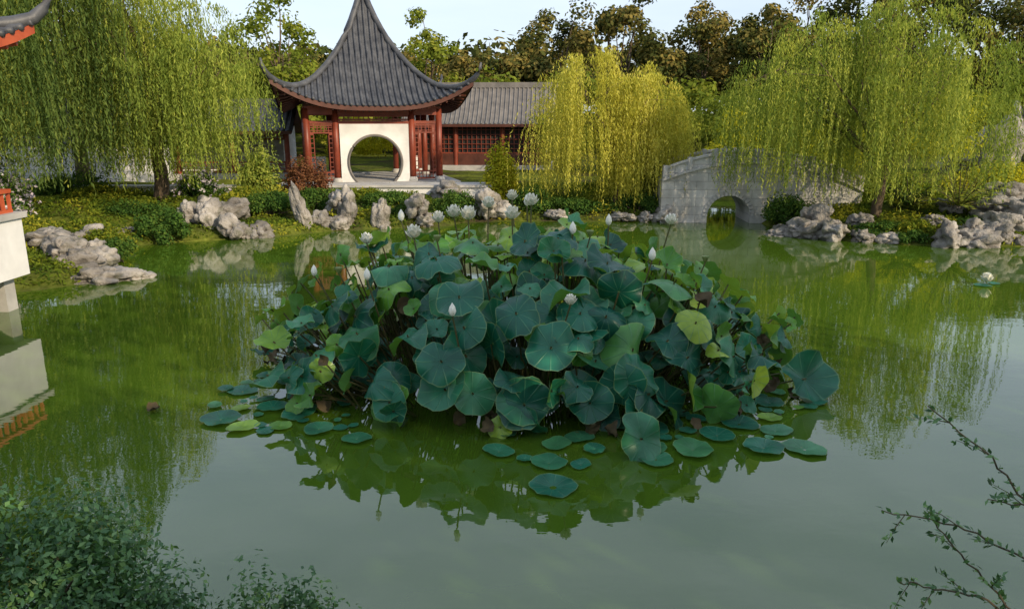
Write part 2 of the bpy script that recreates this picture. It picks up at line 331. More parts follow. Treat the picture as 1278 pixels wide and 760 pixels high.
b.obj('beams',PV)
b=B()
for y in (-3,):
    for (a,c) in ((-2.85,-1.87),(1.87,2.85)):
        lattice(b,a,c,y,3.3,3.7,6,3,M['redwood']); lattice(b,a,c,y,1.2,1.6,6,2,M['redwood'])
        lattice(b,a,a+.16,y,1.6,3.3,1,8,M['redwood']); lattice(b,c-.16,c,y,1.6,3.3,1,8,M['redwood'])
    lattice(b,-1.57,1.57,y,3.88,4.1,14,1,M['redwood'])
b.obj('lattice_panels',PV)
def moonwall(y0,y1):
    b=B(); zc,r,x1,z0,z1=2.0,1.22,1.56,1.12,3.72
    a0=-math.asin((zc-z0)/r); angs=list(np.linspace(a0,math.pi-a0,72))
    for cxx,czz in ((x1,z0),(x1,z1),(-x1,z1),(-x1,z0)):
        a=math.atan2(czz-zc,cxx); a=a+2*math.pi if a<a0-1e-6 else a; angs.append(a)
    angs=sorted(angs); vs=[]
    for a in angs:
        c,s=math.cos(a),math.sin(a); k=min(x1/abs(c) if abs(c)>1e-6 else 1e9,(z1-zc)/s if s>1e-6 else ((z0-zc)/s if s<-1e-6 else 1e9)); k=max(k,r)
        for y in (y0,y1): vs.append((r*c,y,zc+r*s)); vs.append((k*c,y,zc+k*s))
    fs=[]
    for i in range(len(angs)-1):
        a,n=4*i,4*i+4; fs+= [(a,a+1,n+1,n),(a+2,n+2,n+3,a+3),(a,n,n+2,a+2),(a+1,a+3,n+3,n+1)]
    b.add(vs,fs,M['plaster'])
    for yy in (y0-.01,y1+.01): b.tube([(r*math.cos(a),yy,zc+r*math.sin(a)) for a in np.linspace(a0,math.pi-a0,60)],.06,M['tile_warm'],6)
    return b.obj('moon_gate_wall',PV)
moonwall(-3.14,-2.82)
b=B()
b.box(-3.0,-2.0,2.9,3.05,1.12,2.0,M['plaster']); b.box(2.0,2.9,2.9,3.05,1.12,2.0,M['plaster'])
b.box(-3.06,-2.94,-1.05,1.05,1.12,3.7,M['plaster']); b.obj('low_walls',PV)

def gallery(name,loc,rz,L,D,zf,ze,zr,tile,open_=False):
    e=empty(name,loc,rz); hl,hd=L/2,D/2; b=B(); n=10
    def rp(t,sg): return (sg*(hd+.7)*t, ze-.25+(zr-ze+.25)*(max(0.0,1-t)**1.25))
    for sg in (-1,1):
        for dz,m in ((0,tile),(-.14,M['darkwood'])):
            vs=[];fs=[]
            for i in range(n+1):
                y,z=rp(i/n,sg)
                vs+= [(-hl-.4,y,z+dz),(hl+.4,y,z+dz)]
            for i in range(n): fs.append((2*i,2*i+1,2*i+3,2*i+2))
            b.add(vs,fs,m)
        y,z=rp(1,sg); b.box(-hl-.4,hl+.4,y-.03,y+.03,z-.16,z-.004,M['darkwood'])
        x=-hl-.35
        while x<hl+.4:
            b.tube([(x,rp(t,sg)[0],rp(t,sg)[1]+.02) for t in np.linspace(0,1.01,8)],.06,tile,5); x+=.27
    b.box(-hl-.5,hl+.5,-.14,.14,zr-.05,zr+.28,tile)
    b.obj('tiled_roof',e)
    b=B(); b.box(-hl-.3,hl+.3,-hd-.5,hd+.5,0,zf,M['stonegrey']); b.obj('plinth',e)
    b=B(); nb=max(2,int(L/2.4))
    b.box(-hl,hl,hd-.2,hd,zf,ze,M['plaster'])
    for sx in (-1,1):
        x=sx*(hl-.1); b.box(x-.1,x+.1,-hd+.05,hd-.202,zf,ze,M['plaster'])
        b.add([(x,-hd,ze),(x,hd,ze),(x,0,zr-.2)],[(0,1,2)],M['plaster'])
    b.obj('walls',e)
    b=B()
    for i in range(nb+1):
        x=-hl+L*i/nb; b.tube([(x,-hd,zf),(x,-hd,ze)],.13,M['redwood'],10)
    b.box(-hl,hl,-hd-.09,-hd+.09,ze-.3,ze-.02,M['redwood'])
    if not open_:
        for i in range(nb):
            x0=-hl+L*i/nb+.14; x1=-hl+L*(i+1)/nb-.14
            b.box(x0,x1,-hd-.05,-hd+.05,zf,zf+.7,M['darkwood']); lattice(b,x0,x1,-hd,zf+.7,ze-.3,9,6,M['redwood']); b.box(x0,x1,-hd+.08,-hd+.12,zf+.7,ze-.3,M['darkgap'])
    else:
        for i in range(nb):
            x0=-hl+L*i/nb+.14; x1=-hl+L*(i+1)/nb-.14; lattice(b,x0,x1,-hd,ze-.7,ze-.3,8,2,M['redwood']); lattice(b,x0,x1,-hd,zf+.05,zf+.6,8,3,M['redwood'])
    b.obj('timber_front',e); return e
gallery('garden_hall',(-1.9,48.5,0),math.radians(-3),8.6,4.5,1.2,3.9,5.9,M['tile_warm'])
gallery('covered_walkway',(-17.3,40,0),math.radians(6),11,2.6,1.2,3.6,4.7,M['tile'],True)
W=empty('white_garden_wall',(-26,37,0),math.radians(3)); b=B(); b.box(-12,9,-.15,.15,.3,2.7,M['plaster']); b.obj('wall',W)
b=B(); b.box(-12,9,-.32,.32,2.7,2.78,M['tile']); 
for sg in (-1,1):
    b.add([(-12,sg*.34,2.79),(9,sg*.34,2.79),(9,0,3.02),(-12,0,3.02)],[(0,1,2,3)],M['tile'])
b.box(-12,9,-.08,.08,2.98,3.12,M['tile']); b.obj('tile_coping',W)
Tt=empty('stone_terrace',(0,0,0)); b=B()
b.box(-21,-11.2,31.4,31.75,.3,1.12,M['plaster']); b.box(-21.05,-11.1,31.33,31.82,1.12,1.22,M['stonegrey'])
b.box(-10.9,-.9,31.9,33.3,.3,1.1,M['plaster']); b.box(-11.0,-.8,31.8,33.4,1.1,1.2,M['stonegrey']); b.obj('terrace_edge',Tt)

# waterside pavilion, left
WP=empty('waterside_pavilion',(-13.5,12.6,0),math.radians(0)); pyr_roof(WP,3.45,5.25,3.0,.6,.05,M['tile'],M['orange'],.24)
b=B(); b.box(-3.6,3.2,-2.9,2.9,.72,2.0,M['plaster']); b.box(-3.7,3.28,-2.98,2.98,1.92,2.04,M['stonegrey'])
for x in (-2.9,0,2.8):
    for y in (-2.6,0,2.55): b.box(x-.16,x+.16,y-.16,y+.16,-.9,.72,M['stonegrey'])
b.obj('plinth_and_piers',WP)
b=B()
for x in (-2.6,1.9):
    for y in (-2.5,2.5): b.tube([(x,y,2.04),(x,y,5.15)],.14,M['darkwood'],12)
for y in (-2.5,2.5): b.box(-2.6,1.9,y-.1,y+.1,4.75,5.1,M['darkwood'])
for x in (-2.6,1.9): b.box(x-.1,x+.1,-2.4,2.4,4.76,5.09,M['darkwood'])
b.box(3.0,3.12,-2.8,2.8,2.04,2.1,M['orange']); b.box(2.98,3.14,-2.8,2.8,2.44,2.52,M['orange'])
for i in range(29): y=-2.8+i*.2; b.box(3.03,3.09,y-.025,y+.025,2.1,2.44,M['orange'])
b.box(-3.4,3.0,2.72,2.86,2.44,2.52,M['orange']); b.box(-3.4,3.0,2.74,2.84,2.04,2.1,M['orange'])
for i in range(32): x=-3.3+i*.2; b.box(x-.025,x+.025,2.76,2.82,2.1,2.44,M['orange'])
b.obj('timber_frame_and_railing',WP)

# stone bridge
BR=empty('stone_arch_bridge',(8.45,29.8,0),math.radians(-3)); b=B(); xl,xr=-2.6,5.0; hw=1.1
def top(x): return 2.3-.06*(x-.8)**2
R_,zc=.82,.25; xsb=sorted(set(list(np.linspace(xl,-R_,12))+[R_*math.sin(t) for t in np.linspace(-math.pi/2,math.pi/2,33)]+list(np.linspace(R_,xr,18))))
for y,o in ((-hw,0),(hw,1)):
    vs=[];fs=[]
    for x in xsb:
        zb=zc+math.sqrt(max(0,R_*R_-x*x)) if abs(x)<R_-1e-6 else (zc if abs(abs(x)-R_)<1e-6 else -.6); vs+= [(x,y,zb),(x,y,top(x))]
    for i in range(len(xsb)-1):
        fs.append((2*i,2*i+2,2*i+3,2*i+1))
    b.add(vs,fs,M['bridge'])
    b.box(-R_-.3,-R_,y-.003 if o==0 else y-.1,y+.1 if o==0 else y+.003,-.6,zc,M['bridge'])
    b.box(R_,R_+.3,y-.003 if o==0 else y-.1,y+.1 if o==0 else y+.003,-.6,zc,M['bridge'])
for x in (xl,xr): b.add([(x,-hw,-.6),(x,hw,-.6),(x,hw,top(x)),(x,-hw,top(x))],[(0,1,2,3)],M['bridge'])
vs=[];fs=[]
for t in np.linspace(0,math.pi,33): vs+= [(R_*math.cos(t),-hw,zc+R_*math.sin(t)),(R_*math.cos(t),hw,zc+R_*math.sin(t))]
vs=[(R_,-hw,-.6),(R_,hw,-.6)]+vs+[(-R_,-hw,-.6),(-R_,hw,-.6)]
for i in range(len(vs)//2-1): fs.append((2*i,2*i+1,2*i+3,2*i+2))
b.add(vs,fs,M['bridge'])
vs=[];fs=[]
for x in xsb: vs+= [(x,-hw,top(x)),(x,hw,top(x))]
for i in range(len(xsb)-1): fs.append((2*i,2*i+2,2*i+3,2*i+1))
b.add(vs,fs,M['stonegrey']); b.obj('bridge_body',BR)
b=B(); n=19
for i in range(n):
    a0=math.pi*i/n+.02; a1=math.pi*(i+1)/n-.02
    q=[(R_*math.cos(a),zc+R_*math.sin(a)) for a in (a0,a1)]+[((R_+.18)*math.cos(a),zc+(R_+.18)*math.sin(a)) for a in (a1,a0)]
    b.add([(x,-hw-.05,z) for x,z in q]+[(x,-hw,z) for x,z in q],[(0,1,2,3),(0,4,5,1),(1,5,6,2),(2,6,7,3),(3,7,4,0)],M['stonegrey'])
npn=28; xp=np.linspace(xl,xr,npn+1)
for y in (-hw-.04,hw-.12):
    for i in range(npn):
        x0,x1=xp[i],xp[i+1]; z0,z1=top(x0),top(x1)
        def slab(ya,yb,za,zb,m): b.add([(x0,ya,z0+za),(x1,ya,z1+za),(x1,yb,z1+za),(x0,yb,z0+za),(x0,ya,z0+zb),(x1,ya,z1+zb),(x1,yb,z1+zb),(x0,yb,z0+zb)],[(0,3,2,1),(4,5,6,7),(0,1,5,4),(1,2,6,5),(2,3,7,6),(3,0,4,7)],m)
        slab(y-.06,y+.21,.0,.09,M['stonegrey']); slab(y+.04,y+.12,.09,.42,M['bridge']); slab(y-.03,y+.19,.42,.5,M['stonegrey'])
    for x in np.linspace(xl+.1,xr-.1,9):
        z=top(x); b.box(x-.08,x+.08,y-.05,y+.21,z+.09,z+.56,M['stonegrey'])
b.obj('parapets',BR)

# ---------------------------------------------------------------- vegetation
def branchy(b,p0,p1,r0,r1,mat,wob=.2,n=7):
    p0,p1=Vector(p0),Vector(p1); pts=[];rd=[]; ph=Vector((random.uniform(0,9),random.uniform(0,9),0)); L=(p1-p0).length
    for i in range(n):
        t=i/(n-1); q=p0.lerp(p1,t)+Vector((noise.noise(ph+Vector((t*2,0,0))),noise.noise(ph+Vector((0,t*2,5))),0))*wob*L*min(1,t*2); pts.append(q); rd.append(r0+(r1-r0)*t)
    b.tube(pts,rd,mat,7); return pts
def willow(base,lobes,mat,zend,ncl,nst,trunk_h,tr=.18,leafL=.15,leafW=.028,seed=1,zj=.9,name='willow_tree',step=.09):
    random.seed(seed); g=np.random.default_rng(seed); e=empty(name,(0,0,0)); b=B(); bx,by,bz=base
    tp=Vector((bx+.15,by,bz+trunk_h)); branchy(b,(bx,by,bz-.3),tp,tr*1.15,tr*.8,M['bark'],.08)
    P=[];A=[];Nn=[];L_=[]
    for li,(cx,cy,R,zt) in enumerate(lobes):
        nm=int(5*len(lobes)**-.5)+2
        mains=[]
        for i in range(nm):
            a=2*math.pi*(i+random.random()*.6)/nm; rr=R*random.uniform(.35,.6); ez=bz+(zt-bz)*random.uniform(.62,.80)
            pts=branchy(b,tp,(cx+rr*math.cos(a),cy+rr*math.sin(a),ez),tr*.5,tr*.11,M['bark'],.16,9); mains.append(pts)
        for c in range(ncl):
            a=random.uniform(0,2*math.pi); rr=R*math.sqrt(random.random())*.93; f=rr/R
            z=bz+(zt-bz)*(1-.38*f**2.4)*random.uniform(.86,1.0) if c%4 else bz+(zt-bz)*random.uniform(.5,.8)*(1-.2*f)
            p=Vector((cx+rr*math.cos(a),cy+rr*math.sin(a),z)); 
            m=random.choice(mains); st=m[random.randint(4,8)]
            if (st-p).length<R*.9: branchy(b,st,p,tr*.10,.008,M['bark'],.2,6)
            ph=random.uniform(0,6.28); zc_=zend+random.uniform(0,1)**2*zj*2
            if f<.45: zc_+=random.uniform(0,1.0)
            tone=g.random()*.55
            for s in range(nst):
                o=g.normal(size=2)*.12*R**.6; d0=np.array([math.cos(a),math.sin(a)])*.7+g.normal(size=2)*.6
                ze=zc_+abs(g.normal())*.7; 
                if z-ze<.7: ze=z-.7-g.random()
                n=int((z-ze)/step); t=np.linspace(0,1,n); ln=z-ze
                out=.5*(1-np.exp(-t*ln/.5)); up=.24*np.sin(np.clip(t*ln/.8,0,1)*math.pi)
                sw=.07*np.sin(t*ln*1.1+ph)
                x=p.x+o[0]+d0[0]*out+sw; y=p.y+o[1]+d0[1]*out+sw*.6; zz=z-t*ln+up+g.normal()*.12
                q=np.stack([x,y,zz],1)+g.normal(size=(n,3))*.018; P.append(q)
                A.append(np.stack([g.normal(size=n)*.28,g.normal(size=n)*.28,-np.ones(n)],1)); Nn.append(g.normal(size=(n,3))+np.array([math.cos(a)*.5,math.sin(a)*.5,.4]))
                L_.append(np.clip(tone+g.random()*.25+.3*g.random(n),0,1))
    b.obj('trunk_and_branches',e,True)
    P=np.concatenate(P);A=np.concatenate(A);Nn=np.concatenate(Nn);L_=np.concatenate(L_)
    leaves('foliage',P,Nn,leafL*(.7+.6*rng.random(len(P))),leafW*(.8+.5*rng.random(len(P))),mat,e,axis=A,rnd=L_); return len(P)
willow((12.9,26.2,.7),[(10.6,26.8,2.9,7.4),(13.9,26.2,3.1,8.3)],M['willow_g'],1.25,34,24,1.5,.17,leafL=.16,leafW=.034,seed=3)
willow((4.2,30.3,.8),[(3.0,30.4,2.0,6.6),(5.5,30.6,1.5,6.1)],M['willow_y'],.5,28,26,1.3,.12,leafL=.16,leafW=.036,seed=5,zj=.7)
willow((-13.5,28.5,.9),[(-12.1,28.6,2.7,8.4),(-15.4,28.0,4.0,11.5)],M['willow_g'],1.5,34,24,2.6,.26,leafL=.18,leafW=.038,seed=8,step=.11)
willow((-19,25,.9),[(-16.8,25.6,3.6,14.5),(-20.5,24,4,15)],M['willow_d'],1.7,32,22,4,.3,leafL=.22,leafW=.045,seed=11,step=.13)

def crown(lst,mat,leaf,nleaf,ncl,name,seed,flat=.75,trunk=True,crs=(.2,.36)):
    random.seed(seed); g=np.random.default_rng(seed); e=empty(name); b=B(); P=[];Nn=[];Rd=[]
    for (x,y,zb,r,zt) in lst:
        zc_=(zb+zt)/2+ (zt-zb)*.08; rz=(zt-zb)*.5; tt=g.random()*.22
        gz=float(hgt([x],[y])[0])
        if trunk: branchy(b,(x,y,gz-.3),(x+random.uniform(-.5,.5),y,zc_),r*.08+.08,r*.03,M['bark'],.1)
        for c in range(ncl):
            d=g.normal(size=3); d/=np.linalg.norm(d); k=g.uniform(.45,1)**.6
            if d[2]<-.3: d[2]*=.4
            lump=1+.28*noise.noise(Vector((d[0]*1.7+x,d[1]*1.7+y,d[2]*1.7)))*1.5
            cc=np.array([x+d[0]*r*k*lump,y+d[1]*r*k*lump,zc_+d[2]*rz*k*lump])
            if trunk and c%3==0: branchy(b,(x,y,zc_-rz*.4),cc,r*.03,.015,M['bark'],.12,5)
            cr=r*g.uniform(*crs); n=int(nleaf*g.uniform(.6,1.3)); dd=norm(g.normal(size=(n,3))); kk=g.random(n)**.35
            q=cc+dd*(kk*cr)[:,None]*np.array([1,1,flat]); P.append(q); Nn.append(dd*1.1+np.array([0,0,.35])+g.normal(size=(n,3))*.4); Rd.append(np.clip(g.random(n)*.4+g.random()*.4+tt,0,1))
    if trunk: b.obj('trunks_and_limbs',e,True)
    P=np.concatenate(P); leaves('foliage',P,np.concatenate(Nn),leaf*(.7+.6*g.random(len(P))),leaf*.6*(.7+.6*g.random(len(P))),mat,e,rnd=np.concatenate(Rd)); return e
bg=[]
for (x,zt,r) in [(-9,9.5,4),(-4.5,9.2,3.8),(-1,10.2,3.4),(4.2,13.0,4.2),(8.6,12.6,3.8),(12.7,10.2,3.2),(16.5,12.8,4.0),(20.5,12.2,3.6),(25,14.0,4.5),(30,15.2,4.8),(35,14.4,4.6),(40,12.6,4.4),(45,14.5,5),(51,14,5),(-14,8.5,4),(-20,9.5,4.5),(-27,11,5),(-34,12,5)]:
    bg.append((x,64+random.uniform(-3,5),2.2,r,zt-.4))
crown(bg,M['oak'],.38,165,46,'background_trees',21,crs=(.22,.38))
bg=[]
for x in np.arange(-40,56,5.5): bg.append((x+random.uniform(-1,1),57+random.uniform(-2,2),.9,3.6,5.6+random.uniform(0,1.6)))
crown(bg,M['oak_light'],.42,60,36,'background_trees',27,trunk=False)
crown([(x,82,3,7,11+random.uniform(-1,1)) for x in np.arange(-80,110,8)],M['oak'],.9,60,30,'background_trees',28,trunk=False)
crown([(-15.3,52,2,3.2,11.3)],M['oak_light'],.3,90,60,'broadleaf_tree',22)
crown([(-6.0,55,2,2.6,10.3)],M['oak_light'],.3,90,40,'broadleaf_tree',23)
crown([(-27,38,2,5,13)],M['oak'],.28,130,50,'broadleaf_tree',24)
crown([(-20,35,2,3.6,10)],M['oak_light'],.25,120,50,'broadleaf_tree',29)
crown([(13,42,1.2,3,5),(17,44,1.2,3.4,5.6),(22,44,1.4,3.4,6),(8.5,43,1.2,3,5.2),(4,44,1,2.6,4.6)],M['oak_light'],.2,120,50,'shrub_border',25,trunk=False)
crown([(20,36,1,2.4,4.6),(15,35,.8,2.2,3.6),(11,37,.8,2,3.8)],M['bush_y'],.16,110,34,'yellow_shrub',26,trunk=False)
crown([(-8.4,42.8,.8,1.8,4.2)],M['bush_y'],.16,110,34,'yellow_shrub',30,trunk=False)
# off-frame garden trees at right that shade the near pond
crown([(12.5,-.5,3,5.2,12)],M['oak'],.42,75,60,'shade_tree',31)
crown([(19,-5,3,6,15)],M['oak'],.45,70,60,'shade_tree',32)
crown([(7.5,-7,3,5,12.5)],M['oak'],.42,75,60,'shade_tree',33)

def bush(loc,rx,ry,rz,mat,leaf=.09,n=5000,name='shrub',seed=0,stems=True,up=.3,ncl=26,bloom=0):
    g=np.random.default_rng(seed+100); random.seed(seed+100); e=empty(name,(0,0,0)); x,y,z=loc; P=[];Nn=[];Rd=[]; b=B()
    for c in range(ncl):
        d=g.normal(size=3); d/=np.linalg.norm(d); d[2]=abs(d[2]); k=g.uniform(.3,1)**.5
        cc=np.array([x+d[0]*rx*k*.8,y+d[1]*ry*k*.8,z+d[2]*rz*k*.8]); m=n//ncl; dd=norm(g.normal(size=(m,3)))
        cr=np.array([rx,ry,rz])*g.uniform(.22,.38); q=cc+dd*(g.random(m)**.45)[:,None]*cr; P.append(q); Nn.append(dd+np.array([0,-.1,up])+g.normal(size=(m,3))*.5); Rd.append(np.clip(g.random(m)*.7+g.random()*.35,0,1))
        if c%2==0: branchy(b,(x+g.normal()*.06,y,z-.25),cc,.018+.01*rx,.006,M['bark'],.15,5)
    b.obj('stems',e); P=np.concatenate(P); k=P[:,2]>z-.3; Nn=np.concatenate(Nn)
    leaves('foliage',P[k],Nn[k],leaf*(.7+.6*g.random(k.sum())),leaf*.5*(.7+.6*g.random(k.sum())),mat,e,rnd=np.concatenate(Rd)[k],fold=.15)
    if bloom:
        i=g.integers(0,len(P),bloom); q=P[i]+(P[i]-np.array([x,y,z]))*.08; q=np.repeat(q,4,0)+g.normal(size=(bloom*4,3))*.05
        leaves('blossoms',q,g.normal(size=(bloom*4,3)),.12,.1,M['bloom'],e)
    return e
BU=M['bush']
for i,(x,y,z,rx,ry,rz,mt,lf,n) in enumerate([
 (-11.4,24.0,.1,1.15,.8,1.15,BU,.11,6000),(-8.9,27.3,.7,1.6,1,.8,BU,.1,6000),(-15.3,19.6,.4,1.3,1,1.0,BU,.1,5000),(-14.2,18.2,.1,.9,.8,.8,BU,.1,4000),
 (-4.9,29.5,.6,1.3,.8,.7,BU,.1,5000),(-2.3,29.0,.4,1.1,.7,.95,BU,.1,5000),(.6,30.2,.5,1.5,.8,.9,BU,.1,6000),(2.6,30.1,.4,1.5,.8,.7,BU,.1,6000),(5.0,29.7,.4,1.3,.6,.8,BU,.1,5000),
 (10.3,27.2,.3,1.3,.9,1.1,BU,.1,6000),(12.3,24.5,.2,1.0,.5,.5,BU,.1,5000),(13.2,24.2,.2,.8,.5,.6,M['cover'],.1,4000),(17.8,23.2,.3,.9,.7,.8,BU,.1,4000),(-11.8,30.4,.8,2.2,.7,.5,M['cover'],.1,4000),
 (-15.6,29,.8,2.2,.9,.7,M['cover'],.12,5000),(11.9,31.9,.6,1.6,.9,1.4,M['willow_g'],.12,5000),(6.2,34,.6,1.3,1,1.9,BU,.13,5000),(-18.5,31,.7,2.4,1,1.3,BU,.13,5000),(15.4,29.5,.7,2.3,1,1.3,M['cover'],.13,6000),(19.5,30.5,.7,2.3,1,1.8,M['bush_y'],.14,6000),(4.9,33.5,.7,2,1,1.2,M['cover'],.13,5000),
 (-7.6,28.8,.7,1.5,.7,.7,BU,.1,4000),(-13.5,26.2,.6,1.6,.8,.7,BU,.1,5000),(-6.2,30.6,.7,1.5,.6,.55,M['cover'],.1,4000),
 (-12.2,22.0,.3,.7,.5,.5,M['cover'],.09,3000),(-9.8,27.2,.7,1.0,.6,.55,M['cover'],.09,3000),(-4.2,28.4,.4,.7,.5,.5,BU,.09,3000),(12.9,23.7,.1,.6,.4,.4,BU,.09,2500),(15.2,24.4,.4,.7,.4,.45,BU,.09,2500),(-11.0,20.4,.3,.6,.5,.45,BU,.09,2500)]):
    bush((x,y,z),rx,ry,rz,mt,lf,n,seed=i)
bush((-.5,32.2,.9),.95,.8,2.1,M['bush_y'],.13,6000,'yellow_shrub',41,ncl=36)
bush((-8.5,31,.8),1.2,.9,2.0,M['bush_r'],.12,5000,'red_leaf_shrub',42,ncl=40)
bush((-10.6,31.5,.9),1.2,.8,2.2,M['willow_g'],.14,4500,'shrub',43,ncl=34)
bush((5.9,30.9,1.3),.8,.6,1.3,BU,.12,3500,'small_pine',44)
bush((-16.8,24.2,.7),1.5,1.0,1.9,BU,.12,5000,'flowering_shrub',45,ncl=36,bloom=420)
bush((-18.6,26.5,.8),1.5,1.0,2.2,BU,.12,4000,'flowering_shrub',46,ncl=36,bloom=300)
bush((-12.4,29.6,.9),1.2,.7,1.1,BU,.11,4000,'flowering_shrub',47,ncl=30,bloom=160)
def spiky(loc,n,L,mat,name,seed):
    g=np.random.default_rng(seed); e=empty(name); P=[];A=[];Nn=[]; b=B(); random.seed(seed)
    for i in range(n):
        a=g.uniform(0,6.28); el=g.uniform(.25,1.3); l=L*g.uniform(.7,1.1); d=np.array([math.cos(a)*math.cos(el),math.sin(a)*math.cos(el),math.sin(el)])
        t=np.linspace(.1,1,22); q=np.array(loc)+t[:,None]*d*l; q[:,2]-=.25*l*(t**2)*math.cos(el)
        b.tube([tuple(p) for p in q[::4]],[.015]*len(q[::4]),M['twig'],4)
        s=np.cross(d,[0,0,1]); s/=np.linalg.norm(s)+1e-6
        for sg in (-1,1): P.append(q+sg*s*.07); A.append(np.tile(s*sg+d*.7,(22,1))); Nn.append(np.tile([0,0,1.],(22,1))+g.normal(size=(22,3))*.3)
    b.obj('stalks',e); P=np.concatenate(P); leaves('foliage',P,np.concatenate(Nn),.22,.045,mat,e,axis=np.concatenate(A))
spiky((15.4,25.6,1.0),38,1.9,M['willow_g'],'sago_palm',3); spiky((14.2,26.6,.9),24,1.4,M['bush'],'sago_palm',4)

# ---------------------------------------------------------------- lotus
random.seed(12); g=np.random.default_rng(12)
LO=empty('lotus_plants'); 
class LB:
    def __init__(s): s.v=[];s.f=[];s.uv=[];s.r=[]
    def leaf(s,c,n,R,rnd,cup=.25,wave=.1,fold=0,seg=28,notch=False):
        n=Vector(n).normalized(); q=n.to_track_quat('Z','Y'); spin=random.uniform(0,6.28); b0=len(s.v); rings=[0,.1,.3,.5,.7,.87,1.0]
        k1,k2=random.choice([2,3]),random.choice([4,5,6,7]); p1,p2=random.uniform(0,6.28),random.uniform(0,6.28); ell=random.uniform(.82,1.0)
        loc=[]
        for ri,r in enumerate(rings):
            for j in range(seg):
                t=2*math.pi*j/seg; rr=r*(1+.04*math.sin(k2*t+p1)+.07*math.sin(2*t+p2)*r+.02*math.sin(11*t+p1))
                x=rr*math.cos(t); y=rr*math.sin(t)*ell
                z=cup*r*r-.12*(1-r)**3+wave*r**2*math.sin(k1*t+p1)+wave*.6*r**4*math.sin(k2*t+p2)-fold*abs(x)**1.6
                xs_=x*math.cos(fold*.8) if fold else x
                v=Vector((xs_*R,y*R,z*R)); v.rotate(Matrix.Rotation(spin,3,'Z')); v=q@v+Vector(c); s.v.append(tuple(v)); loc.append((r*math.cos(t),r*math.sin(t)))
        for ri in range(len(rings)-1):
            for j in range(seg):
                a,bb=ri*seg+j,ri*seg+(j+1)%seg; cc,d=bb+seg,a+seg; s.f.append((b0+a,b0+d,b0+cc,b0+bb)); s.uv+= [loc[a],loc[d],loc[cc],loc[bb]]; s.r.append(rnd)
    def obj(s,name,mat,par):
        me=bpy.data.meshes.new(name); me.from_pydata(s.v,[],s.f); uv=me.uv_layers.new(name='UVMap'); uv.data.foreach_set('uv',np.array(s.uv,np.float32).ravel())
        a=me.attributes.new('rnd','FLOAT','FACE'); a.data.foreach_set('value',np.array(s.r,np.float32)); me.materials.append(mat)
        me.polygons.foreach_set('use_smooth',[True]*len(s.f)); me.update(); o=bpy.data.objects.new(name,me); COL.objects.link(o); o.parent=par
CX,CY,AX,AY,HT=.25,11.6,4.35,3.0,1.9
ldark,lyellow,ldead=LB(),LB(),LB(); st=B(); placed=[]
def dome(r): return HT*(max(0,1-r**2.3))**.62
def stem(c,n):
    c=Vector(c); root=Vector((CX+(c.x-CX)*.78+random.uniform(-.15,.15),CY+(c.y-CY)*.74+random.uniform(-.15,.15),-.2)); mid=root.lerp(c,.55)+Vector((random.uniform(-.12,.12),random.uniform(-.12,.12),.12))
    pts=[root.lerp(mid,t)*(1-t)+mid.lerp(c,t)*t for t in np.linspace(0,1,7)]; st.tube(pts,.012,M['stem'],5,False)
tries=0
while tries<16000 and len(placed)<470:
    tries+=1; a=random.uniform(0,6.283); r=random.random()**.45; jag=1+.13*noise.noise(Vector((math.cos(a)*2,math.sin(a)*2,1)))*2
    x=CX+AX*r*jag*math.cos(a); y=CY+AY*r*jag*math.sin(a)
    rr=r; z=dome(min(rr,1))*(1+.22*noise.noise(Vector((x*.8,y*.8,7))))+random.uniform(-.28,.30)
    if rr>.88: z=random.uniform(.1,dome(.86))
    front=y<CY; R=random.choice([random.uniform(.15,.24),random.uniform(.24,.34),random.uniform(.30,.38)]) if front else random.uniform(.18,.32)
    if abs(x-CX)>2.6: R*=.8
    if any((x-p[0])**2+(y-p[1])**2+(z-p[2])**2<(.45*(R+p[3]))**2 for p in placed): continue
    placed.append((x,y,z,R)); tilt=math.radians(8+60*min(1,rr)**1.5+random.gauss(0,22)); aa=math.atan2((y-CY)/AY,(x-CX)/AX)+random.gauss(0,.6)
    n=(math.cos(aa)*math.sin(tilt),math.sin(aa)*math.sin(tilt),math.cos(tilt))
    side=(x-CX)/AX; py=.08+.75*(rr<.8)*(y>CY-.6)+.5*(side>.45)*(z>.4)+.6*(side<-.6)  # yellow-green denser on top and right, backlight put into leaf colour; left flank too
    c=(x,y,max(z,.1)); stem(c,n)
    kw=dict(cup=random.uniform(-.5,.4),wave=random.uniform(.08,.28),fold=random.choice([0,0,.2,.4,.7]))
    if random.random()<.015: ldead.leaf(c,n,R*.45,.5,cup=.8,wave=.3,fold=.6)
    elif random.random()<py*.75: lyellow.leaf(c,n,R*.85,random.random(),**kw)
    else: ldark.leaf(c,n,R,random.random()**1.2,**kw)
for i in range(150):
    a=random.uniform(0,6.283); r=random.random()**.5*.9; x=CX+AX*r*math.cos(a); y=CY+AY*r*math.sin(a); z=dome(r)*random.uniform(.25,.8)
    tilt=random.uniform(.1,1.1); n=(math.cos(a)*math.sin(tilt),math.sin(a)*math.sin(tilt),math.cos(tilt)); stem((x,y,z),n)
    dd_=random.random()<.12
    (ldead if dd_ else ldark).leaf((x,y,z*(.6 if dd_ else 1)),n,random.uniform(.1,.15) if dd_ else random.uniform(.15,.28),random.random()*.6,cup=random.uniform(-.3,.4),wave=.15,fold=random.choice([0,.5]))
for i in range(380):
    a=random.uniform(0,6.283); r=random.random()**.5*.97; x=CX+AX*r*math.cos(a); y=CY+AY*r*math.sin(a); z=dome(r)*random.uniform(.3,.85); stem((x,y,max(z,.2)),None)
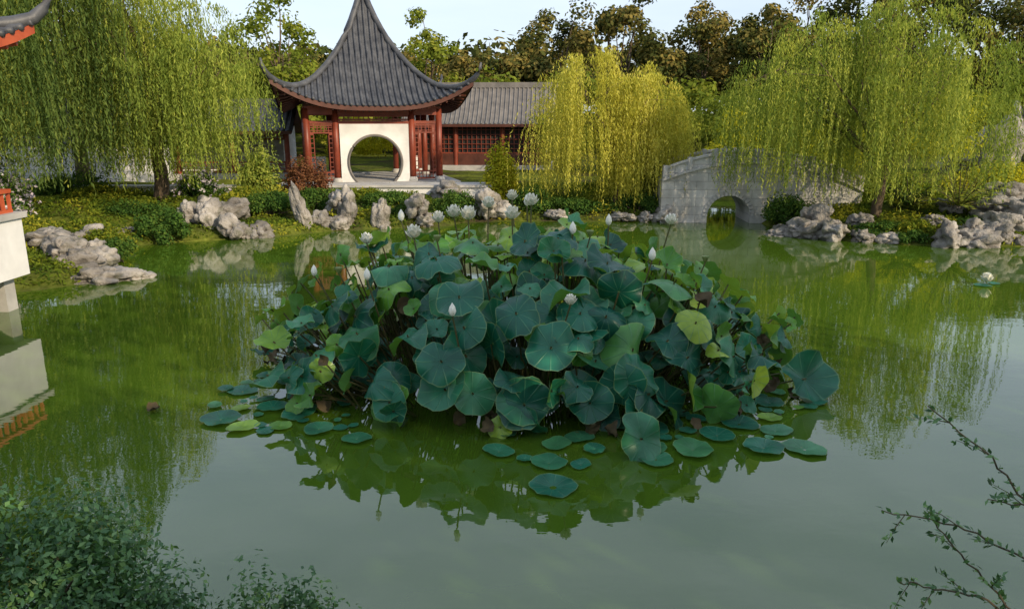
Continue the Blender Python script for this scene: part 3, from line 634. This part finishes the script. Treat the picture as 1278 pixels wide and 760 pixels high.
for i in range(90):
    a=random.uniform(0,6.283); r=random.uniform(.75,1.02); x=CX+AX*r*math.cos(a); y=CY+AY*r*math.sin(a)
    ldead.leaf((x,y,random.uniform(.03,.2)),(random.gauss(0,.8),random.gauss(0,.8),1),random.uniform(.07,.13),.5,cup=.7,wave=.35,fold=.7)
pads=[(.45,7.37,.27),(.43,7.95,.22),(-.16,8.25,.2),(-1.95,8.6,.18),(-2.5,8.9,.2),(-3.5,8.95,.2),(.8,7.9,.13),(.15,8.05,.1),(.55,8.45,.18),(1.0,8.3,.15),(2.2,8.3,.28),(2.6,8.7,.22),(1.7,8.05,.22),(3.0,9.1,.25),(3.4,8.85,.2),(4.3,9.9,.2)]
tr_=0
while len(pads)<70 and tr_<9000:
    tr_+=1
    sx,sy,ss,so_=random.choice([(-3.3,9.5,.35,.3),(-3.8,10.4,.25,.4),(2.6,8.9,.6,.32),(2.6,8.9,.6,.32),(3.7,9.7,.35,.3),(.6,8.6,.7,.14),(-2.6,9.1,.4,.15)])
    x=random.gauss(sx,ss); y=random.gauss(sy,so_); R=random.choice([random.uniform(.06,.13),random.uniform(.12,.27)])
    if any((x-p[0])**2+(y-p[1])**2<((R+p[2])*.78)**2 for p in pads): continue
    pads.append((x,y,R))
for i,(x,y,R) in enumerate(pads):
    (lyellow if i%13==5 else ldark).leaf((x,y,.02+.004*(i%6)),(random.gauss(0,.02),random.gauss(0,.02),1),R,.35+.5*random.random(),cup=.05,wave=.03)
for (x,y,z,R,n) in [(4.25,10.1,.28,.42,(.25,-.75,.6)),(1.55,8.15,.22,.33,(.3,-.75,.5)),(.15,8.75,.42,.35,(-.05,-.95,.3)),(-.5,8.8,.55,.3,(.1,-.95,.35)),(1.0,8.85,.4,.28,(.1,-.9,.5)),(1.6,9.0,.7,.33,(.4,-.8,.4)),(-1.6,9.0,.35,.27,(-.3,-.8,.5)),(-2.9,9.6,.5,.3,(-.5,-.6,.6)),(3.2,9.8,.5,.3,(.4,-.6,.6)),(-.9,8.9,.95,.33,(0,-.7,.7)),(.5,9.0,1.1,.34,(0,-.75,.65)),(.05,9.2,1.5,.32,(-.2,-.7,.7)),(.9,9.4,1.45,.32,(.2,-.6,.8)),(-.7,9.5,1.65,.34,(-.1,-.6,.8))]:
    ldark.leaf((x,y,z),n,R,.1+random.random()*.7,cup=random.uniform(-.3,.35),wave=.2); stem((x,y,z),n)
ldark.obj('leaves',M['lotus'],LO); lyellow.obj('yellow_green_leaves',M['lotus_y'],LO); ldead.obj('withered_leaves',M['lotus_dead'],LO)
fl=B()
def petal(b,c,az,el,L,W):
    vs=[];fs=[];n=6
    for i in range(n+1):
        t=i/n; w=W*math.sin(math.pi*(t*.92+.04))**.8
        rr=L*t*math.cos(el)*(1-.25*t); zz=L*t*math.sin(el)+.25*L*t*t
        for s in (-1,0,1):
            px=rr-(.18*w if s==0 else 0); py=s*w*.5; vs.append((c[0]+px*math.cos(az)-py*math.sin(az),c[1]+px*math.sin(az)+py*math.cos(az),c[2]+zz))
    for i in range(n):
        for k in range(2): a=i*3+k; fs.append((a,a+1,a+4,a+3))
    b.add(vs,fs,M['petal'])
def flower(x,y,z,s=1.0,stm=True):
    c=(x,y,z)
    if stm: stem(c,None)
    for ring,(k,el,L) in enumerate([(8,.45,.16),(7,.85,.16),(5,1.2,.15)]):
        for i in range(k): petal(fl,c,2*math.pi*i/k+ring*.4+random.uniform(-.1,.1),el+random.uniform(-.1,.1),L*s,.085*s)
    fl.revolve([(.0,.07*s),(.035*s,.065*s),(.02*s,.0)],c,M['pod'],10)
def bud(x,y,z,s=1.0):
    stem((x,y,z),None); fl.revolve([(.001,0),(.04*s,.03*s),(.055*s,.08*s),(.04*s,.14*s),(.001,.2*s)],(x,y,z),M['petal'],10)
def podf(x,y,z,s=1.0):
    stem((x,y,z),None); fl.revolve([(.012,0),(.03*s,.03*s),(.06*s,.09*s),(.055*s,.105*s),(.001,.108*s)],(x,y,z),M['pod'],12)
for f in [(.3,11.6,2.6,1.1),(-.0,11.5,2.4,1.2),(-1.5,11.2,2.15,1.2),(-.7,11.8,2.35,1.3),(2.5,11.6,2.3,1.0),(-.95,12.1,2.35,1.2),(.75,9.2,1.6,.8),(-1.15,11.5,2.35,1.0),(-2.3,11.6,2.0,1.0),(-.4,12.6,2.45,1.1),(.0,12.9,2.55,1.0)]: flower(*f)
for f in [(-.75,9.0,1.5,.9),(.9,10.9,2.25,1.0),(1.6,12.2,2.2,1.0),(.25,12.4,2.5,1.0),(-1.8,12.0,2.3,1.0),(-3.0,11.0,1.6,.9),(2.0,10.4,1.95,1.0),(-2.0,10.0,1.75,.9)]: bud(*f)
for f in [(3.0,11.3,1.75,1.0),(1.2,11.3,2.15,1),(-1.1,10.8,2.15,1),(-2.6,10.9,1.65,1)]: podf(*f)
st.obj('stems',LO); fl.obj('flowers_and_pods',LO,True)

W2=empty('white_water_lily'); fl=B(); flower(11.55,17.6,.08,1.3,False); fl.obj('flower',W2,True)
b2=LB(); b2.leaf((11.4,17.5,.02),(0,0,1),.2,.5,cup=.03,wave=.02); b2.leaf((11.8,17.7,.025),(0,0,1),.16,.5,cup=.03,wave=.02); b2.obj('pads',M['lotus'],W2)
b2=LB(); b2.leaf((-4.95,9.55,.03),(.1,-.2,1),.1,.5,cup=.8,wave=.3,fold=.6); b2.obj('floating_dead_leaf',M['lotus_dead'],None)

# ---------------------------------------------------------------- foreground
bush((-3.3,4.0,.7),1.5,.75,1.12,M['fg'],.05,19000,'foreground_shrub',61,ncl=64)
bush((-2.45,3.9,.4),.75,.6,1.0,M['fg'],.045,10000,'foreground_shrub',62,ncl=34)
bush((-1.4,4.0,.42),.65,.4,.85,M['fg'],.042,4800,'foreground_shrub',63,ncl=30)
bush((.55,4.0,.35),.35,.3,.62,M['fg'],.045,400,'foreground_shrub',64,ncl=12)
def twigs():
    e=empty('twig_shrub'); b=B(); P=[];A=[];Nn=[]
    T=[[(3.1,2.9,.7),(2.75,3,1.7),(2.35,3.0,2.2),(2.12,3.0,2.45),(1.83,3.05,2.68)],
       [(3.1,2.9,.7),(2.8,3,1.6),(2.35,3,1.95),(2.0,3,2.12),(1.66,3,2.2)],
       [(3.1,2.9,.7),(2.7,3,1.3),(2.3,3,1.72),(2.05,3,1.98),(1.9,3.05,2.15)],
       [(3.1,2.9,.7),(2.6,3,1.4),(2.2,3,1.75),(1.95,3,1.8),(1.78,3,1.84)],
       [(3.1,2.9,.7),(2.9,3,1.9),(2.45,3.1,2.15),(2.2,3.1,2.2)],[(3.1,2.9,.7),(2.7,2.9,1.5),(2.3,2.9,1.55),(2.0,2.95,1.6)]]
    gg=np.random.default_rng(5)
    for t in T:
        t=[Vector(p) for p in t]; pts=[]
        for i in range(len(t)-1):
            for k in range(6): pts.append(t[i].lerp(t[i+1],k/6)+Vector(gg.normal(size=3)*.006))
        pts.append(t[-1]); b.tube(pts,[.007*(1-.8*i/len(pts))+.0012 for i in range(len(pts))],M['twig'],5)
        subs=[(pts,8)]
        for k in range(10,len(pts)-2,4):
            d=(pts[k+1]-pts[k]).normalized(); o=Vector(gg.normal(size=3))*.5; e2=pts[k]+(d+o).normalized()*.16; b.tube([pts[k],pts[k].lerp(e2,.5)+Vector((0,0,.01)),e2],[.0025,.002,.001],M['twig'],4); subs.append(([pts[k].lerp(e2,u) for u in np.linspace(.2,1,5)],0))
        for pp,st0 in subs:
            for k in range(st0,len(pp)-1):
                d=(pp[k+1]-pp[k]).normalized()
                for m in range(3):
                    o=Vector(gg.normal(size=3)); o-=o.project(d); o.normalize(); ax=(d*.8+o).normalized(); c=pp[k].lerp(pp[k+1],gg.random())+ax*.018; P.append(c); A.append(ax); Nn.append(gg.normal(size=3)+np.array([0,0,.8]))
    b.obj('twigs',e); leaves('leaves',np.array([tuple(p) for p in P]),np.array(Nn),.038,.018,M['fg'],e,axis=np.array([tuple(p) for p in A]),fold=.15)
twigs()

# ---------------------------------------------------------------- light, sky, camera
elev=math.radians(25); S=Vector((.72,-.69,0)).normalized()*math.cos(elev)+Vector((0,0,math.sin(elev)))
w=bpy.data.worlds.new('World'); scene.world=w; w.use_nodes=True; t=w.node_tree; bgn=t.nodes['Background']
sk=t.nodes.new('ShaderNodeTexSky'); sk.sky_type='NISHITA'; sk.sun_disc=False; sk.sun_elevation=elev; sk.sun_rotation=math.atan2(S.x,S.y); sk.air_density=1.0; sk.dust_density=1.5; sk.ozone_density=1.2
tc=t.nodes.new('ShaderNodeTexCoord'); mp=t.nodes.new('ShaderNodeMapping'); mp.inputs['Scale'].default_value=(1.2,1.2,5); t.links.new(tc.outputs['Generated'],mp.inputs[0])
cn=noisetex(t,2.2,4,vec=mp.outputs[0]); cr=ramp(t,[(.3,(.45,.45,.45)),(.7,(.75,.75,.75))],cn.outputs['Fac'])
t.links.new(mixc(t,sk.outputs[0],(6.8,7.6,8.8),cr.outputs[0]),bgn.inputs[0]); bgn.inputs[1].default_value=.15
sd=bpy.data.lights.new('sun','SUN'); sd.energy=5.0; sd.angle=math.radians(.5); sd.color=(1,.82,.56); so=bpy.data.objects.new('sun',sd); so.rotation_euler=S.to_track_quat('Z','Y').to_euler(); so.location=(30,-20,30); COL.objects.link(so)
cd=bpy.data.cameras.new('camera'); cd.lens=26; cd.sensor_width=36; cd.clip_end=3000; cd.clip_start=.05; co=bpy.data.objects.new('camera',cd); co.location=(0,0,3.9); co.rotation_euler=(math.radians(76),0,0); COL.objects.link(co); scene.camera=co
scene.view_settings.view_transform='Standard'; scene.view_settings.look='None'; scene.view_settings.exposure=0
print('polys',sum(len(o.data.polygons) for o in bpy.data.objects if o.type=='MESH'))
